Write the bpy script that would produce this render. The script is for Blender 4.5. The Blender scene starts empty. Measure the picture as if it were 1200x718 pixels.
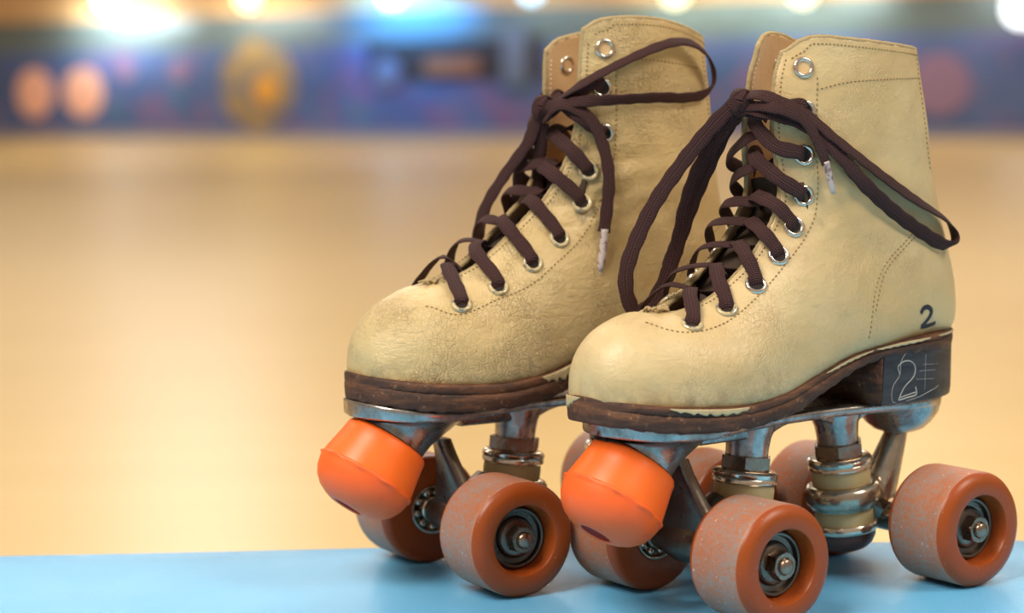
import bpy, bmesh, math, random
from mathutils import Vector, Matrix
from mathutils.bvhtree import BVHTree
random.seed(7)
scene = bpy.context.scene
COL = scene.collection
MM = 0.001

# ================================================================ camera, world, light, exposure
cam_data = bpy.data.cameras.new('camera')
cam = bpy.data.objects.new('camera', cam_data); COL.objects.link(cam)
cam_data.sensor_width = 36.0
cam_data.lens = 78.0
cam_data.clip_end = 300
RT = Vector((0.9998875, -0.0015748, -0.0149165)); UPV = Vector((0.0149994, 0.1049801, 0.9943612)); BK = Vector((0.0, -0.9944731, 0.1049919))
mw = Matrix((RT, UPV, BK)).transposed().to_4x4()
mw.translation = Vector((0, -1.04707, 0.2546))
cam.matrix_world = mw
cam_data.dof.use_dof = True
cam_data.dof.focus_distance = 1.055
cam_data.dof.aperture_fstop = 6.3
scene.camera = cam

world = bpy.data.worlds.new('world'); scene.world = world; world.use_nodes = True
wn = world.node_tree; wn.nodes.clear()
w_out = wn.nodes.new('ShaderNodeOutputWorld'); w_bg = wn.nodes.new('ShaderNodeBackground')
w_tc = wn.nodes.new('ShaderNodeTexCoord'); w_sep = wn.nodes.new('ShaderNodeSeparateXYZ'); w_cr = wn.nodes.new('ShaderNodeValToRGB')
wn.links.new(w_tc.outputs['Generated'], w_sep.inputs[0]); 
w_map = wn.nodes.new('ShaderNodeMapRange'); w_map.inputs[1].default_value = -1; w_map.inputs[2].default_value = 1
wn.links.new(w_sep.outputs['Z'], w_map.inputs[0]); wn.links.new(w_map.outputs[0], w_cr.inputs[0])
e = w_cr.color_ramp.elements
e[0].position = 0.0; e[0].color = (.42, .28, .13, 1)
e[1].position = 1.0; e[1].color = (.85, .83, .80, 1)
m_ = w_cr.color_ramp.elements.new(.52); m_.color = (.74, .52, .33, 1)
wn.links.new(w_cr.outputs[0], w_bg.inputs[0]); wn.links.new(w_bg.outputs[0], w_out.inputs[0])
w_bg.inputs[1].default_value = 0.55

def area(name, loc, target, size, power, color, size_y=None):
    d = bpy.data.lights.new(name, 'AREA'); d.energy = power; d.color = color; d.size = size
    if size_y: d.shape = 'RECTANGLE'; d.size_y = size_y
    o = bpy.data.objects.new(name, d); COL.objects.link(o); o.location = loc
    o.rotation_euler = (Vector(target)-Vector(loc)).to_track_quat('-Z', 'Y').to_euler()
    return o
area('key_ceiling_light', (-1.3, -1.3, 2.4), (0, 0, .15), 1.3, 92, (1, .92, .80))
area('side_fill_light', (1.9, -.9, 2.3), (0.05, 0, .12), 1.0, 44, (1, .92, .80))  # unseen fill added to warm the sides against the bench's blue bounce
area('back_rim_light', (0.5, 2.6, 2.6), (0, 0, .1), 1.4, 45, (1, .93, .82))  # unseen light added behind the skates for a rim
for i_, (lx, ly) in enumerate(((-2.6, 5), (3.2, 5.5), (-4, 20), (3, 18))):
    area('rink_ceiling_light', (lx, ly, 4.2), (lx, ly, 0), 3.4, 122, (1, .92, .78))
area('bench_sheen_light', (-2.0, 13, 3.0), (0, 0, 0), .8, 32, (1, .97, .92))  # unseen light added to lay a pale sheen on the bench
area('bench_sheen_light', (2.25, 13, 2.9), (0, 0, 0), .5, 14, (1, .86, .55))  # second added light, for the yellowish sheen on the bench's right
scene.view_settings.view_transform = 'Standard'; scene.view_settings.look = 'None'
scene.view_settings.exposure = 0.0; scene.view_settings.gamma = 1.0
try: scene.view_settings.use_curve_mapping = False
except Exception: pass

# ================================================================ materials
class NT:
    def __init__(self, name):
        self.m = bpy.data.materials.new(name); self.m.use_nodes = True
        self.t = self.m.node_tree; self.t.nodes.clear()
        self.out = self.n('ShaderNodeOutputMaterial'); self.b = self.n('ShaderNodeBsdfPrincipled')
        self.l(self.b.outputs[0], self.out.inputs[0]); self._tc = None
    def n(self, typ, **kw):
        nd = self.t.nodes.new(typ)
        for k, v in kw.items():
            if k.startswith('i_'): nd.inputs[k[2:].replace('_', ' ')].default_value = v
            elif isinstance(k, str): setattr(nd, k, v)
        return nd
    def l(self, a, b): self.t.links.new(a, b)
    def obj(self):
        if not self._tc: self._tc = self.n('ShaderNodeTexCoord')
        return self._tc.outputs['Object']
    def uv(self):
        if not self._tc: self._tc = self.n('ShaderNodeTexCoord')
        return self._tc.outputs['UV']
    def noise(self, scale, detail=4, rough=.55, vec=None, dist=0.0):
        nd = self.n('ShaderNodeTexNoise'); nd.inputs['Scale'].default_value = scale; nd.inputs['Detail'].default_value = detail
        nd.inputs['Roughness'].default_value = rough; nd.inputs['Distortion'].default_value = dist
        self.l(vec or self.obj(), nd.inputs['Vector']); return nd.outputs['Fac']
    def vor(self, scale, feature='F1', vec=None):
        nd = self.n('ShaderNodeTexVoronoi'); nd.feature = feature; nd.inputs['Scale'].default_value = scale
        self.l(vec or self.obj(), nd.inputs['Vector']); return nd.outputs['Distance']
    def ramp(self, fac, stops):
        nd = self.n('ShaderNodeValToRGB'); r = nd.color_ramp
        while len(r.elements) < len(stops): r.elements.new(.5)
        for el, (p, c) in zip(r.elements, stops):
            el.position = p; el.color = (c, c, c, 1) if isinstance(c, (int, float)) else (*c, 1)
        self.l(fac, nd.inputs[0]); return nd.outputs[0]
    def mix(self, fac, a, b, mode='MIX'):
        nd = self.n('ShaderNodeMix'); nd.data_type = 'RGBA'; nd.blend_type = mode
        for src, inp in ((fac, nd.inputs[0]), (a, nd.inputs[6]), (b, nd.inputs[7])):
            if isinstance(src, bpy.types.NodeSocket): self.l(src, inp)
            elif isinstance(src, (int, float)): inp.default_value = src
            else: inp.default_value = (*src, 1)
        return nd.outputs[2]
    def math(self, op, a, b=0.0, clamp=False):
        nd = self.n('ShaderNodeMath'); nd.operation = op; nd.use_clamp = clamp
        for src, inp in ((a, nd.inputs[0]), (b, nd.inputs[1])):
            if isinstance(src, bpy.types.NodeSocket): self.l(src, inp)
            else: inp.default_value = src
        return nd.outputs[0]
    def bump(self, h, strength=.3, dist=.001, prev=None):
        nd = self.n('ShaderNodeBump'); nd.inputs['Strength'].default_value = strength; nd.inputs['Distance'].default_value = dist
        self.l(h, nd.inputs['Height'])
        if prev: self.l(prev, nd.inputs['Normal'])
        return nd.outputs[0]
    def set(self, color=None, rough=None, metal=None, normal=None, spec=None, emit=None, estr=None, coat=None, sheen=None):
        b = self.b.inputs
        def put(inp, v):
            if v is None: return
            if isinstance(v, bpy.types.NodeSocket): self.l(v, inp)
            elif isinstance(v, (int, float)): inp.default_value = v
            else: inp.default_value = (*v, 1)
        put(b['Base Color'], color); put(b['Roughness'], rough); put(b['Metallic'], metal)
        put(b['Specular IOR Level'], spec); put(b['Emission Color'], emit); put(b['Emission Strength'], estr)
        put(b['Coat Weight'], coat); put(b['Sheen Weight'], sheen)
        if normal: self.l(normal, b['Normal'])
        return self.m
    def xyz(self, vec=None):
        nd = self.n('ShaderNodeSeparateXYZ'); self.l(vec or self.obj(), nd.inputs[0]); return nd.outputs

def leather(name, base, dark, light, crack, toe):
    s = NT(name)
    big = s.noise(22, 4); fine = s.noise(420, 5)
    c = s.mix(s.ramp(big, [(.35, 0), (.68, 1)]), base, light)
    c = s.mix(s.math('MULTIPLY', s.ramp(s.noise(60, 6, .7), [(.56, 0), (.75, 1)]), .35), c, dark)
    x = s.xyz()
    # scuffed, dirt-stained band just over the welt of the toe
    lowz = s.math('MULTIPLY', s.ramp(s.math('MULTIPLY', x[2], 1.0), [(.100, 1), (.118, 0)]), s.ramp(s.noise(95, 6, .7), [(.42, 0), (.62, 1)]))
    c = s.mix(s.math('MULTIPLY', lowz, .6), c, (.20, .13, .06))
    smud = s.ramp(s.noise(45, 5, .6, dist=1.0), [(.64, 0), (.72, 1)])
    c = s.mix(s.math('MULTIPLY', smud, toe), c, (.13, .11, .09))
    vv = s.vor(620, 'DISTANCE_TO_EDGE', None)
    cr = s.ramp(vv, [(0, 0), (.10, 1)])
    warp = s.n('ShaderNodeMapping'); s.l(s.obj(), warp.inputs[0]); warp.inputs['Scale'].default_value = (1, 1, .45)
    cr2 = s.ramp(s.vor(430, 'DISTANCE_TO_EDGE', warp.outputs[0]), [(0, 0), (.07, 1)])
    h = s.math('ADD', s.math('MULTIPLY', cr, .35), s.math('MULTIPLY', cr2, .65))
    mask = s.ramp(s.noise(30, 3), [(.38, 0), (.62, 1)])
    h = s.math('MULTIPLY', h, s.math('MULTIPLY', mask, crack))
    g2 = s.n('ShaderNodeMapping'); s.l(s.obj(), g2.inputs[0]); g2.inputs['Scale'].default_value = (.55, .8, 1.7)
    wr = s.math('MULTIPLY', s.ramp(s.noise(150, 6, .65, vec=g2.outputs[0], dist=1.2), [(.40, 0), (.60, 1)]), s.ramp(s.noise(16, 2), [(.42, .15), (.6, 1)]))
    n0 = s.bump(wr, .0+.34*crack, .0010)
    n1 = s.bump(s.noise(60, 4), .6, .0016, n0)
    n2 = s.bump(h, .75, .0007, n1)
    n3 = s.bump(fine, .2+.3*crack, .0006, n2)
    return s.set(color=c, rough=s.ramp(s.noise(70, 4), [(.3, .30), (.7, .46)]), normal=n3, spec=.5)

M = {}
M['leather_cracked'] = leather('cracked beige leather', (.545, .385, .165), (.30, .20, .09), (.645, .48, .235), 1.2, .55)
M['leather_smooth'] = leather('smooth beige leather', (.575, .405, .188), (.39, .26, .125), (.665, .50, .26), .45, .25)
s = NT('tan suede lining'); n = s.noise(300, 5, .7)
M['lining'] = s.set(color=s.mix(s.noise(35, 4), (.56, .33, .13), (.72, .50, .26)), rough=.9, normal=s.bump(n, .8, .0006), sheen=.3)
s = NT('dark throat shade')
M['throat_shade'] = s.set(color=s.mix(s.noise(60, 4), (.03, .018, .012), (.08, .048, .026)), rough=.9)  # shade of the throat interior put into a near-black colour
s = NT('fuzzy cut edge'); n = s.noise(700, 5, .8)
M['edge'] = s.set(color=s.mix(s.noise(160, 5), (.36, .25, .11), (.56, .42, .22)), rough=.95, normal=s.bump(n, 1.0, .0008))
s = NT('waxed thread')
M['thread'] = s.set(color=s.mix(s.noise(90, 4), (.17, .10, .035), (.42, .29, .12)), rough=.7)
s = NT('white thread'); M['thread_pale'] = s.set(color=(.85, .78, .65), rough=.7)

# brown leather sole, its beige paint rubbed off in patches near the top edge
s = NT('worn brown sole')
x = s.xyz(); g = s.n('ShaderNodeMapping'); s.l(s.obj(), g.inputs[0]); g.inputs['Scale'].default_value = (.5, .5, 3.0)
c = s.ramp(s.noise(70, 7, .68, vec=g.outputs[0]), [(.30, (.016, .007, .004)), (.50, (.075, .026, .010)), (.66, (.17, .062, .022)), (.80, (.34, .15, .055))])
c = s.mix(s.ramp(s.noise(260, 5, .7), [(.60, 0), (.74, 1)]), c, (.36, .17, .07))
M['sole_brown'] = c_ = s.set(color=c, rough=.62, normal=s.bump(s.noise(180, 7, .7), .8, .001))
s = NT('beige paint left on sole'); 
M['paint'] = s.set(color=s.mix(s.noise(90, 5), (.46, .33, .15), (.62, .49, .28)), rough=.6, normal=s.bump(s.noise(300, 5), .5, .0006))
s = NT('black heel stack'); g = s.n('ShaderNodeMapping'); s.l(s.obj(), g.inputs[0]); g.inputs['Scale'].default_value = (.35, .35, 2.2)
x = s.xyz()
c = s.ramp(s.noise(75, 7, .65, vec=g.outputs[0]), [(.35, (.012, .011, .012)), (.6, (.040, .038, .042)), (.8, (.12, .11, .11))])
c = s.mix(s.ramp(s.math('ADD', s.math('MULTIPLY', x[0], -1.0), s.math('MULTIPLY', s.noise(50, 4), .012)), [(.160, 0), (.1665, 1)]), c, (.12, .045, .018))
M['heel'] = s.set(color=c, rough=.5, normal=s.bump(s.noise(160, 5), .4, .0006))
s = NT('white chalk'); M['chalk'] = s.set(color=(.42, .40, .37), rough=.95)
s = NT('black marker ink'); M['ink'] = s.set(color=(.012, .012, .02), rough=.5)

def metal(name, a, b, rough, dirt=.5, tint=None):
    s = NT(name)
    d = s.ramp(s.noise(110, 6, .7), [(.42, 0), (.68, 1)])
    c = s.mix(s.noise(45, 4), a, b)
    c = s.mix(s.math('MULTIPLY', d, dirt), c, (.075, .05, .03))
    return s.set(color=c, metal=s.ramp(d, [(0, 1), (1, .75)]), rough=s.ramp(s.noise(90, 5), [(.3, rough*.7), (.7, rough*1.6)]), normal=s.bump(s.noise(240, 5), .25, .0006))
M['alloy'] = metal('cast grey alloy', (.56, .51, .47), (.36, .32, .29), .25, .6)
M['chrome'] = metal('tarnished chrome', (.82, .74, .63), (.62, .54, .43), .13, .2)
M['steel'] = metal('dark greasy steel', (.24, .19, .15), (.13, .10, .08), .28, .5)
M['truck'] = metal('yellowed nickel casting', (.60, .52, .41), (.40, .33, .25), .2, .35)
M['nut'] = metal('rusty axle nut', (.42, .32, .24), (.26, .18, .13), .24, .45)
s = NT('yellowed rubber cushion')
M['cushion'] = s.set(color=s.mix(s.noise(80, 4), (.44, .31, .13), (.60, .45, .22)), rough=.45, normal=s.bump(s.noise(150), .2, .0005))
s = NT('dark rubber'); M['rubber_dark'] = s.set(color=(.085, .026, .016), rough=.35)
# orange rubber stopper
s = NT('orange rubber'); x = s.xyz()
c = s.mix(s.noise(40, 4), (1.0, .135, .010), (1.0, .170, .018))
c = s.mix(s.math('MULTIPLY', s.ramp(s.noise(130, 5, .7), [(.62, 0), (.75, 1)]), .5), c, (.55, .10, .03))
M['orange'] = s.set(color=c, rough=.38, normal=s.bump(s.noise(90, 4), .2, .0006), spec=.45)
s = NT('scuffed orange rubber dome')
c = s.mix(s.noise(50, 5), (1.0, .105, .006), (.98, .15, .02))
c = s.mix(s.math('MULTIPLY', s.ramp(s.noise(110, 6, .7), [(.60, 0), (.70, 1)]), .5), c, (.40, .10, .05))
M['orange_dome'] = s.set(color=c, rough=.48, normal=s.bump(s.noise(150, 5), .35, .0006))
s = NT('red hole'); M['red_hole'] = s.set(color=(.35, .012, .004), rough=.5)
# wheels
s = NT('orange brown wheel face')
c = s.mix(s.noise(40, 4), (.28, .050, .007), (.37, .072, .011))
c = s.mix(s.math('MULTIPLY', s.ramp(s.noise(500, 3), [(.68, 0), (.76, 1)]), .4), c, (.62, .36, .2))
M['wheel'] = s.set(color=c, spec=.35, rough=.33, normal=s.bump(s.noise(120, 4), .12, .0005))
s = NT('dusty scratched tread')
g = s.n('ShaderNodeMapping'); s.l(s.obj(), g.inputs[0]); g.inputs['Scale'].default_value = (1, .8, 1)
base = s.mix(s.noise(50, 4), (.42, .105, .025), (.52, .16, .045))
dust = s.ramp(s.noise(520, 8, .85, vec=g.outputs[0]), [(.40, 0), (.56, 1)])
patch = s.ramp(s.noise(46, 5, .6), [(.32, .30), (.60, 1.0)])
c = s.mix(s.math('MULTIPLY', dust, patch), base, (.27, .235, .215))
c = s.mix(s.math('MULTIPLY', s.ramp(s.noise(210, 5, .7), [(.60, 0), (.70, 1)]), .6), c, (.20, .16, .14))
c = s.mix(s.ramp(s.noise(620, 3, .6), [(.68, 0), (.74, 1)]), c, (.80, .74, .66))
M['tread'] = s.set(color=c, rough=.55, normal=s.bump(s.noise(320, 6, .7), .6, .0006))
# laces
s = NT('woven brown lace'); u = s.xyz(s.uv())
vv = s.math('ABSOLUTE', s.math('SUBTRACT', u[1], .5))
ph = s.math('ADD', s.math('MULTIPLY', u[0], 1.0), s.math('MULTIPLY', vv, 2.4))
wv = s.math('SINE', s.math('MULTIPLY', ph, 6.28))
w2 = s.math('SINE', s.math('MULTIPLY', u[1], 44.0))
h = s.math('ADD', s.math('MULTIPLY', wv, .5), s.math('MULTIPLY', w2, .4))
c = s.mix(s.ramp(h, [(-.4+.4, 0), (1.0, 1)]), (.036, .013, .012), (.125, .050, .046))
M['lace'] = s.set(color=c, rough=.8, normal=s.bump(h, .8, .0004), spec=.3)
s = NT('cloudy plastic lace tip'); M['aglet'] = s.set(color=s.mix(s.ramp(s.noise(300, 5), [(.5, 0), (.6, 1)]), (.50, .42, .40), (.20, .12, .11)), rough=.28)
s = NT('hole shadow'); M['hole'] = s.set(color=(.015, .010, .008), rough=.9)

# pale blue vinyl bench, finely woven grain
s = NT('pale blue woven vinyl')
x = s.xyz()
a1 = s.math('SINE', s.math('MULTIPLY', x[0], 5200)); a2 = s.math('SINE', s.math('MULTIPLY', x[1], 2600))
weave = s.math('MULTIPLY', a1, a2)
col = s.mix(s.noise(9, 4), (.11, .45, .80), (.20, .57, .90))
nn = s.bump(s.noise(40, 3), .3, .0006)
nn = s.bump(s.math('ADD', s.math('MULTIPLY', weave, .6), s.noise(420, 4)), .9, .00013, nn)
M['vinyl'] = s.set(color=col, rough=.20, normal=nn, spec=.55)
# rink floor
s = NT('polished maple rink floor')
x = s.xyz()
g = s.n('ShaderNodeMapping'); s.l(s.obj(), g.inputs[0]); g.inputs['Scale'].default_value = (1.0, .12, 1)
bd = s.n('ShaderNodeTexBrick'); s.l(s.obj(), bd.inputs['Vector']); bd.inputs['Scale'].default_value = 1.0
bd.inputs['Brick Width'].default_value = 2.4; bd.inputs['Row Height'].default_value = .09; bd.inputs['Mortar Size'].default_value = .003
bd.inputs['Color1'].default_value = (.68, .44, .155, 1); bd.inputs['Color2'].default_value = (.74, .50, .19, 1); bd.inputs['Mortar'].default_value = (.45, .26, .1, 1)
c = s.mix(s.math('MULTIPLY', s.noise(.6, 4, vec=g.outputs[0]), .5), bd.outputs[0], (.80, .585, .27))
M['floor'] = s.set(color=c, rough=.36, normal=s.bump(s.noise(3, 3), .06, .01), spec=.5)
def plain(name, col, rough=.6, **k): return NT(name).set(color=col, rough=rough, **k)
s = NT('painted blue mural wall')
c = s.mix(s.ramp(s.noise(1.1, 5, .6), [(.35, 0), (.65, 1)]), (.055, .10, .24), (.10, .14, .32))
c = s.mix(s.math('MULTIPLY', s.ramp(s.noise(2.3, 5, .6, dist=.6), [(.52, 0), (.66, 1)]), .55), c, (.30, .10, .20))
c = s.mix(s.math('MULTIPLY', s.ramp(s.noise(3.1, 4, .6, dist=.3), [(.60, 0), (.70, 1)]), .5), c, (.08, .28, .26))
M['mural'] = s.set(color=c, rough=.6)
s = NT('mottled orange paint')
c = s.mix(s.ramp(s.noise(3.5, 5), [(.4, 0), (.6, 1)]), (.42, .25, .07), (.20, .17, .16))
M['sun_paint'] = s.set(color=c, rough=.6)
M['band'] = plain('grey satin band', (.14, .17, .17), .35)
M['tanwall'] = plain('tan upper wall', (.62, .36, .16), .7)
M['peach'] = plain('peach lamp blur', (.95, .48, .34), .6)  # flat colour standing in for out-of-focus pinkish lamps
M['rose'] = plain('dull rose paint', (.27, .16, .27), .6)
M['darkbrown'] = plain('dark brown board', (.035, .022, .018), .6)
M['rust'] = plain('rust paint', (.32, .12, .05), .6)
M['amber'] = plain('amber paint', (.70, .31, .04), .6)
M['paleblue'] = plain('pale blue paint', (.14, .17, .25), .6)
M['pinkred'] = plain('pink red paint', (.75, .18, .14), .6)
M['lampbody'] = plain('black lamp bracket', (.02, .02, .02), .4)
def glow(name, col, st): return NT(name).set(color=(0, 0, 0), emit=col, estr=st)

# ================================================================ object helpers
def link(name, me, mat=None, parent=None, smooth=True):
    o = bpy.data.objects.new(name, me); COL.objects.link(o)
    mats = mat if isinstance(mat, (list, tuple)) else [mat]
    for m in mats:
        if m: me.materials.append(m)
    if parent: o.parent = parent
    if smooth:
        for p in me.polygons: p.use_smooth = True
    return o
def from_bm(name, bm, mat, parent=None, smooth=True, bevel=None, auto=None):
    bmesh.ops.recalc_face_normals(bm, faces=bm.faces[:])
    if auto is not None:
        for ed in bm.edges:
            if len(ed.link_faces) == 2 and ed.calc_face_angle(0) > math.radians(auto): ed.smooth = False
    me = bpy.data.meshes.new(name); bm.to_mesh(me); bm.free()
    return link(name, me, mat, parent, smooth)
def tag(o, label, cat, group=None, kind=None):
    o['label'] = label; o['category'] = cat
    if group: o['group'] = group
    if kind: o['kind'] = kind
    return o
def empty(name, loc=(0, 0, 0), rz=0.0):
    o = bpy.data.objects.new(name, None); COL.objects.link(o); o.empty_display_size = .02
    o.location = loc; o.rotation_euler = (0, 0, rz); return o
def V(p): return Vector(p)*MM
def basis(axis, ref=(0, 0, 1)):
    a = Vector(axis).normalized(); r = Vector(ref)
    if abs(a.dot(r)) > .98: r = Vector((1, 0, 0))
    u = a.cross(r).normalized(); w = u.cross(a).normalized()
    return a, u, w
def lathe(bm, prof, origin, axis, seg=48, mats=None, ngon=None, squash=None):
    """prof: (height, radius) in mm along axis; mats: material index per ring gap"""
    a, u, w = basis(axis); o = Vector(origin); rings = []
    for (h, r) in prof:
        if r <= 1e-6: rings.append([bm.verts.new((o+a*h)*MM)]); continue
        ring = []
        for i in range(seg):
            t = 2*math.pi*i/seg
            ring.append(bm.verts.new((o+a*h+(u*math.cos(t)+w*math.sin(t))*r)*MM))
        rings.append(ring)
    for k in range(len(rings)-1):
        A, B = rings[k], rings[k+1]; mi = mats[k] if mats else 0
        if len(A) == 1 and len(B) == 1: continue
        for i in range(seg):
            j = (i+1) % seg
            if len(A) == 1: f = bm.faces.new((A[0], B[i], B[j]))
            elif len(B) == 1: f = bm.faces.new((A[i], A[j], B[0]))
            else: f = bm.faces.new((A[i], A[j], B[j], B[i]))
            f.material_index = mi
    return bm
def catmull(pts, per=10):
    P = [Vector(p) for p in pts]; P = [P[0]*2-P[1]]+P+[P[-1]*2-P[-2]]; out = []
    for i in range(1, len(P)-2):
        for k in range(per):
            u = k/per; a, b, c, d = P[i-1], P[i], P[i+1], P[i+2]
            out.append(.5*((2*b)+(-a+c)*u+(2*a-5*b+4*c-d)*u*u+(-a+3*b-3*c+d)*u**3))
    out.append(P[-2]); return out
def ribbon(bm, pts, normals, width=6.4, thick=1.5, per=10, seg=14, taper=None):
    """flat woven lace; pts mm, normals: direction the flat side faces at each control point"""
    C = catmull(pts, per); NN = catmull(normals, per); uvl = bm.loops.layers.uv.verify()
    rings = []; L = 0; n = len(C)
    for i, p in enumerate(C):
        t = (C[min(i+1, n-1)]-C[max(i-1, 0)]).normalized()
        nn = NN[i]-t*NN[i].dot(t); nn = nn.normalized() if nn.length > 1e-4 else t.orthogonal().normalized()
        sd = t.cross(nn)
        if i: L += (p-C[i-1]).length
        wv = width*(1+.06*math.sin(L*.55)); ring = []
        if taper: wv *= taper(i/(n-1))
        for k in range(seg):
            a = 2*math.pi*k/seg; ca, sa = math.cos(a), math.sin(a)
            cx = math.copysign(abs(ca)**.75, ca)*wv/2; cy = math.copysign(abs(sa)**.85, sa)*thick/2
            ring.append(bm.verts.new((p+sd*cx+nn*cy)*MM))
        rings.append((ring, L))
    for i in range(n-1):
        (A, la), (B, lb) = rings[i], rings[i+1]
        for k in range(seg):
            j = (k+1) % seg; f = bm.faces.new((A[k], A[j], B[j], B[k]))
            va, vb = .5+.5*math.cos(2*math.pi*k/seg), .5+.5*math.cos(2*math.pi*(k+1)/seg)
            for lp, (uu, v_) in zip(f.loops, ((la, va), (la, vb), (lb, vb), (lb, va))): lp[uvl].uv = (uu/1.05, v_)
    bm.faces.new(rings[0][0]); bm.faces.new(rings[-1][0])
def tube(bm, pts, rad, per=6, seg=8):
    C = catmull(pts, per) if per > 1 else [Vector(p) for p in pts]; n = len(C); prev = None; rings = []
    for i, p in enumerate(C):
        t = (C[min(i+1, n-1)]-C[max(i-1, 0)]).normalized()
        u = prev-t*prev.dot(t) if prev is not None else t.orthogonal()
        u = u.normalized(); prev = u; w = t.cross(u); r = rad(i/(n-1)) if callable(rad) else rad
        rings.append([bm.verts.new((p+(u*math.cos(2*math.pi*k/seg)+w*math.sin(2*math.pi*k/seg))*r)*MM) for k in range(seg)])
    for A, B in zip(rings, rings[1:]):
        for k in range(seg): bm.faces.new((A[k], A[(k+1) % seg], B[(k+1) % seg], B[k]))
    bm.faces.new(rings[0]); bm.faces.new(rings[-1])
def box(bm, lo, hi):
    vs = [bm.verts.new(((lo[0], hi[0])[i & 1], (lo[1], hi[1])[i >> 1 & 1], (lo[2], hi[2])[i >> 2])) for i in range(8)]
    for f in ((0, 1, 3, 2), (4, 6, 7, 5), (0, 4, 5, 1), (2, 3, 7, 6), (0, 2, 6, 4), (1, 5, 7, 3)): bm.faces.new([vs[i] for i in f])
def section_loft(bm, secs):
    """secs: closed rings of equal length (mm)"""
    R = [[bm.verts.new(Vector(p)*MM) for p in s_] for s_ in secs]
    for A, B in zip(R, R[1:]):
        for k in range(len(A)): bm.faces.new((A[k], A[(k+1) % len(A)], B[(k+1) % len(A)], B[k]))
    bm.faces.new(R[0]); bm.faces.new(list(reversed(R[-1])))
def interp(tab, x):
    """smooth table lookup, tab sorted ascending in x"""
    if x <= tab[0][0]: return tab[0][1]
    if x >= tab[-1][0]: return tab[-1][1]
    for i in range(len(tab)-1):
        if tab[i][0] <= x <= tab[i+1][0]:
            g = lambda k: tab[max(0, min(len(tab)-1, k))]
            u = (x-tab[i][0])/(tab[i+1][0]-tab[i][0])
            def slope(k):
                a, b = g(k-1), g(k+1); return (b[1]-a[1])/(b[0]-a[0])
            h = tab[i+1][0]-tab[i][0]; m0, m1 = slope(i)*h, slope(i+1)*h; p0, p1 = tab[i][1], tab[i+1][1]
            return (2*u**3-3*u*u+1)*p0+(u**3-2*u*u+u)*m0+(-2*u**3+3*u*u)*p1+(u**3-u*u)*m1

# ================================================================ the setting
bm = bmesh.new(); box(bm, (-30, -6, -.47), (30, 60, -.45))
o = from_bm('floor', bm, M['floor'], smooth=False); o['kind'] = 'structure'
# the barrier wall across the rink: its own frame, s along the wall, z up
WALL_O = Vector((-6.1730, 25.9131, 0)); WALL_A = math.radians(-29.572)
def wall_box(name, s0, s1, z0, z1, d0, d1, mat, kind='structure', bevel=0):
    b = bmesh.new(); box(b, (s0, d0, z0), (s1, d1, z1)); ob = from_bm(name, b, mat, smooth=False)
    ob.location = WALL_O; ob.rotation_euler = (0, 0, WALL_A)
    if kind: ob['kind'] = kind
    return ob
wall_box('wall_far', -14, 30, -.45, .56, 0, .15, M['mural'])
wall_box('trim_1', -14, 30, .56, .93, 0.05, .15, M['band'])
wall_box('wall_far', -14, 30, .93, 4.6, 0.0, .15, M['tanwall'])
wall_box('trim_2', -14, 30, -.45, -.36, -.02, 0, plain('pale kick board', (.30, .26, .30), .5))
def disc(name, s_, z, r, mat, label, cat='painted disc', sx=1.0, d=-.012, thick=.012, grp='round shapes on the blue wall'):
    b = bmesh.new(); seg = 40
    A = [b.verts.new((s_+r*sx*math.cos(2*math.pi*k/seg), d, z+r*math.sin(2*math.pi*k/seg))) for k in range(seg)]
    B = [b.verts.new((v.co.x, d+thick, v.co.z)) for v in A]
    b.faces.new(A); b.faces.new(list(reversed(B)))
    for k in range(seg): b.faces.new((A[k], A[(k+1) % seg], B[(k+1) % seg], B[k]))
    ob = from_bm(name, b, mat, smooth=False); ob.location = WALL_O; ob.rotation_euler = (0, 0, WALL_A)
    tag(ob, label, cat, grp); return ob
disc('wall_disc', .58, .09, .29, M['peach'], 'peach disc coloured as blurred lamplight low on the blue wall, leftmost of all', sx=.95)
disc('wall_disc', 1.33, .09, .29, M['peach'], 'peach disc coloured as blurred lamplight low on the blue wall, second from the left')
disc('wall_disc', 1.98, .35, .13, M['rose'], 'small dull rose disc above and right of the two peach discs')
disc('wall_disc', 2.75, .33, .14, M['rose'], 'faint rose disc between the small rose disc and the orange sunburst', d=-.010)
disc('wall_disc', 3.86, .17, .52, M['sun_paint'], 'big mottled yellow orange sunburst disc on the blue wall')
disc('wall_disc', 3.98, .10, .17, M['amber'], 'bright amber centre inside the orange sunburst disc', d=-.026)
disc('wall_disc', 5.6, .27, .17, M['paleblue'], 'dim greyish disc at the left end of the dark brown board', d=-.044)
disc('wall_disc', 11.8, .08, .30, M['rose'], 'faint rose disc on the blue wall right of the front skate', d=-.010)
def board(s0, s1, z0, z1, mat, name, label, cat, d=-.03, d1=-.001):
    b = bmesh.new(); box(b, (s0, d, z0), (s1, d1, z1)); bmesh.ops.bevel(b, geom=b.edges[:], offset=.004, segments=2, affect='EDGES')
    ob = from_bm(name, b, mat, smooth=False); ob.location = WALL_O; ob.rotation_euler = (0, 0, WALL_A); tag(ob, label, cat); return ob
board(5.35, 7.5, .20, .60, M['darkbrown'], 'notice_board', 'dark brown board on the blue wall behind the skates', 'board')
board(6.1, 6.75, .24, .42, M['rust'], 'rust_panel', 'rust coloured panel on the dark brown board', 'panel', d=-.05, d1=-.031)
board(7.05, 7.35, .12, .72, M['paleblue'], 'pale_banner', 'pale blue upright banner at the right end of the dark board', 'banner', d=-.05, d1=-.031)
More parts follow.
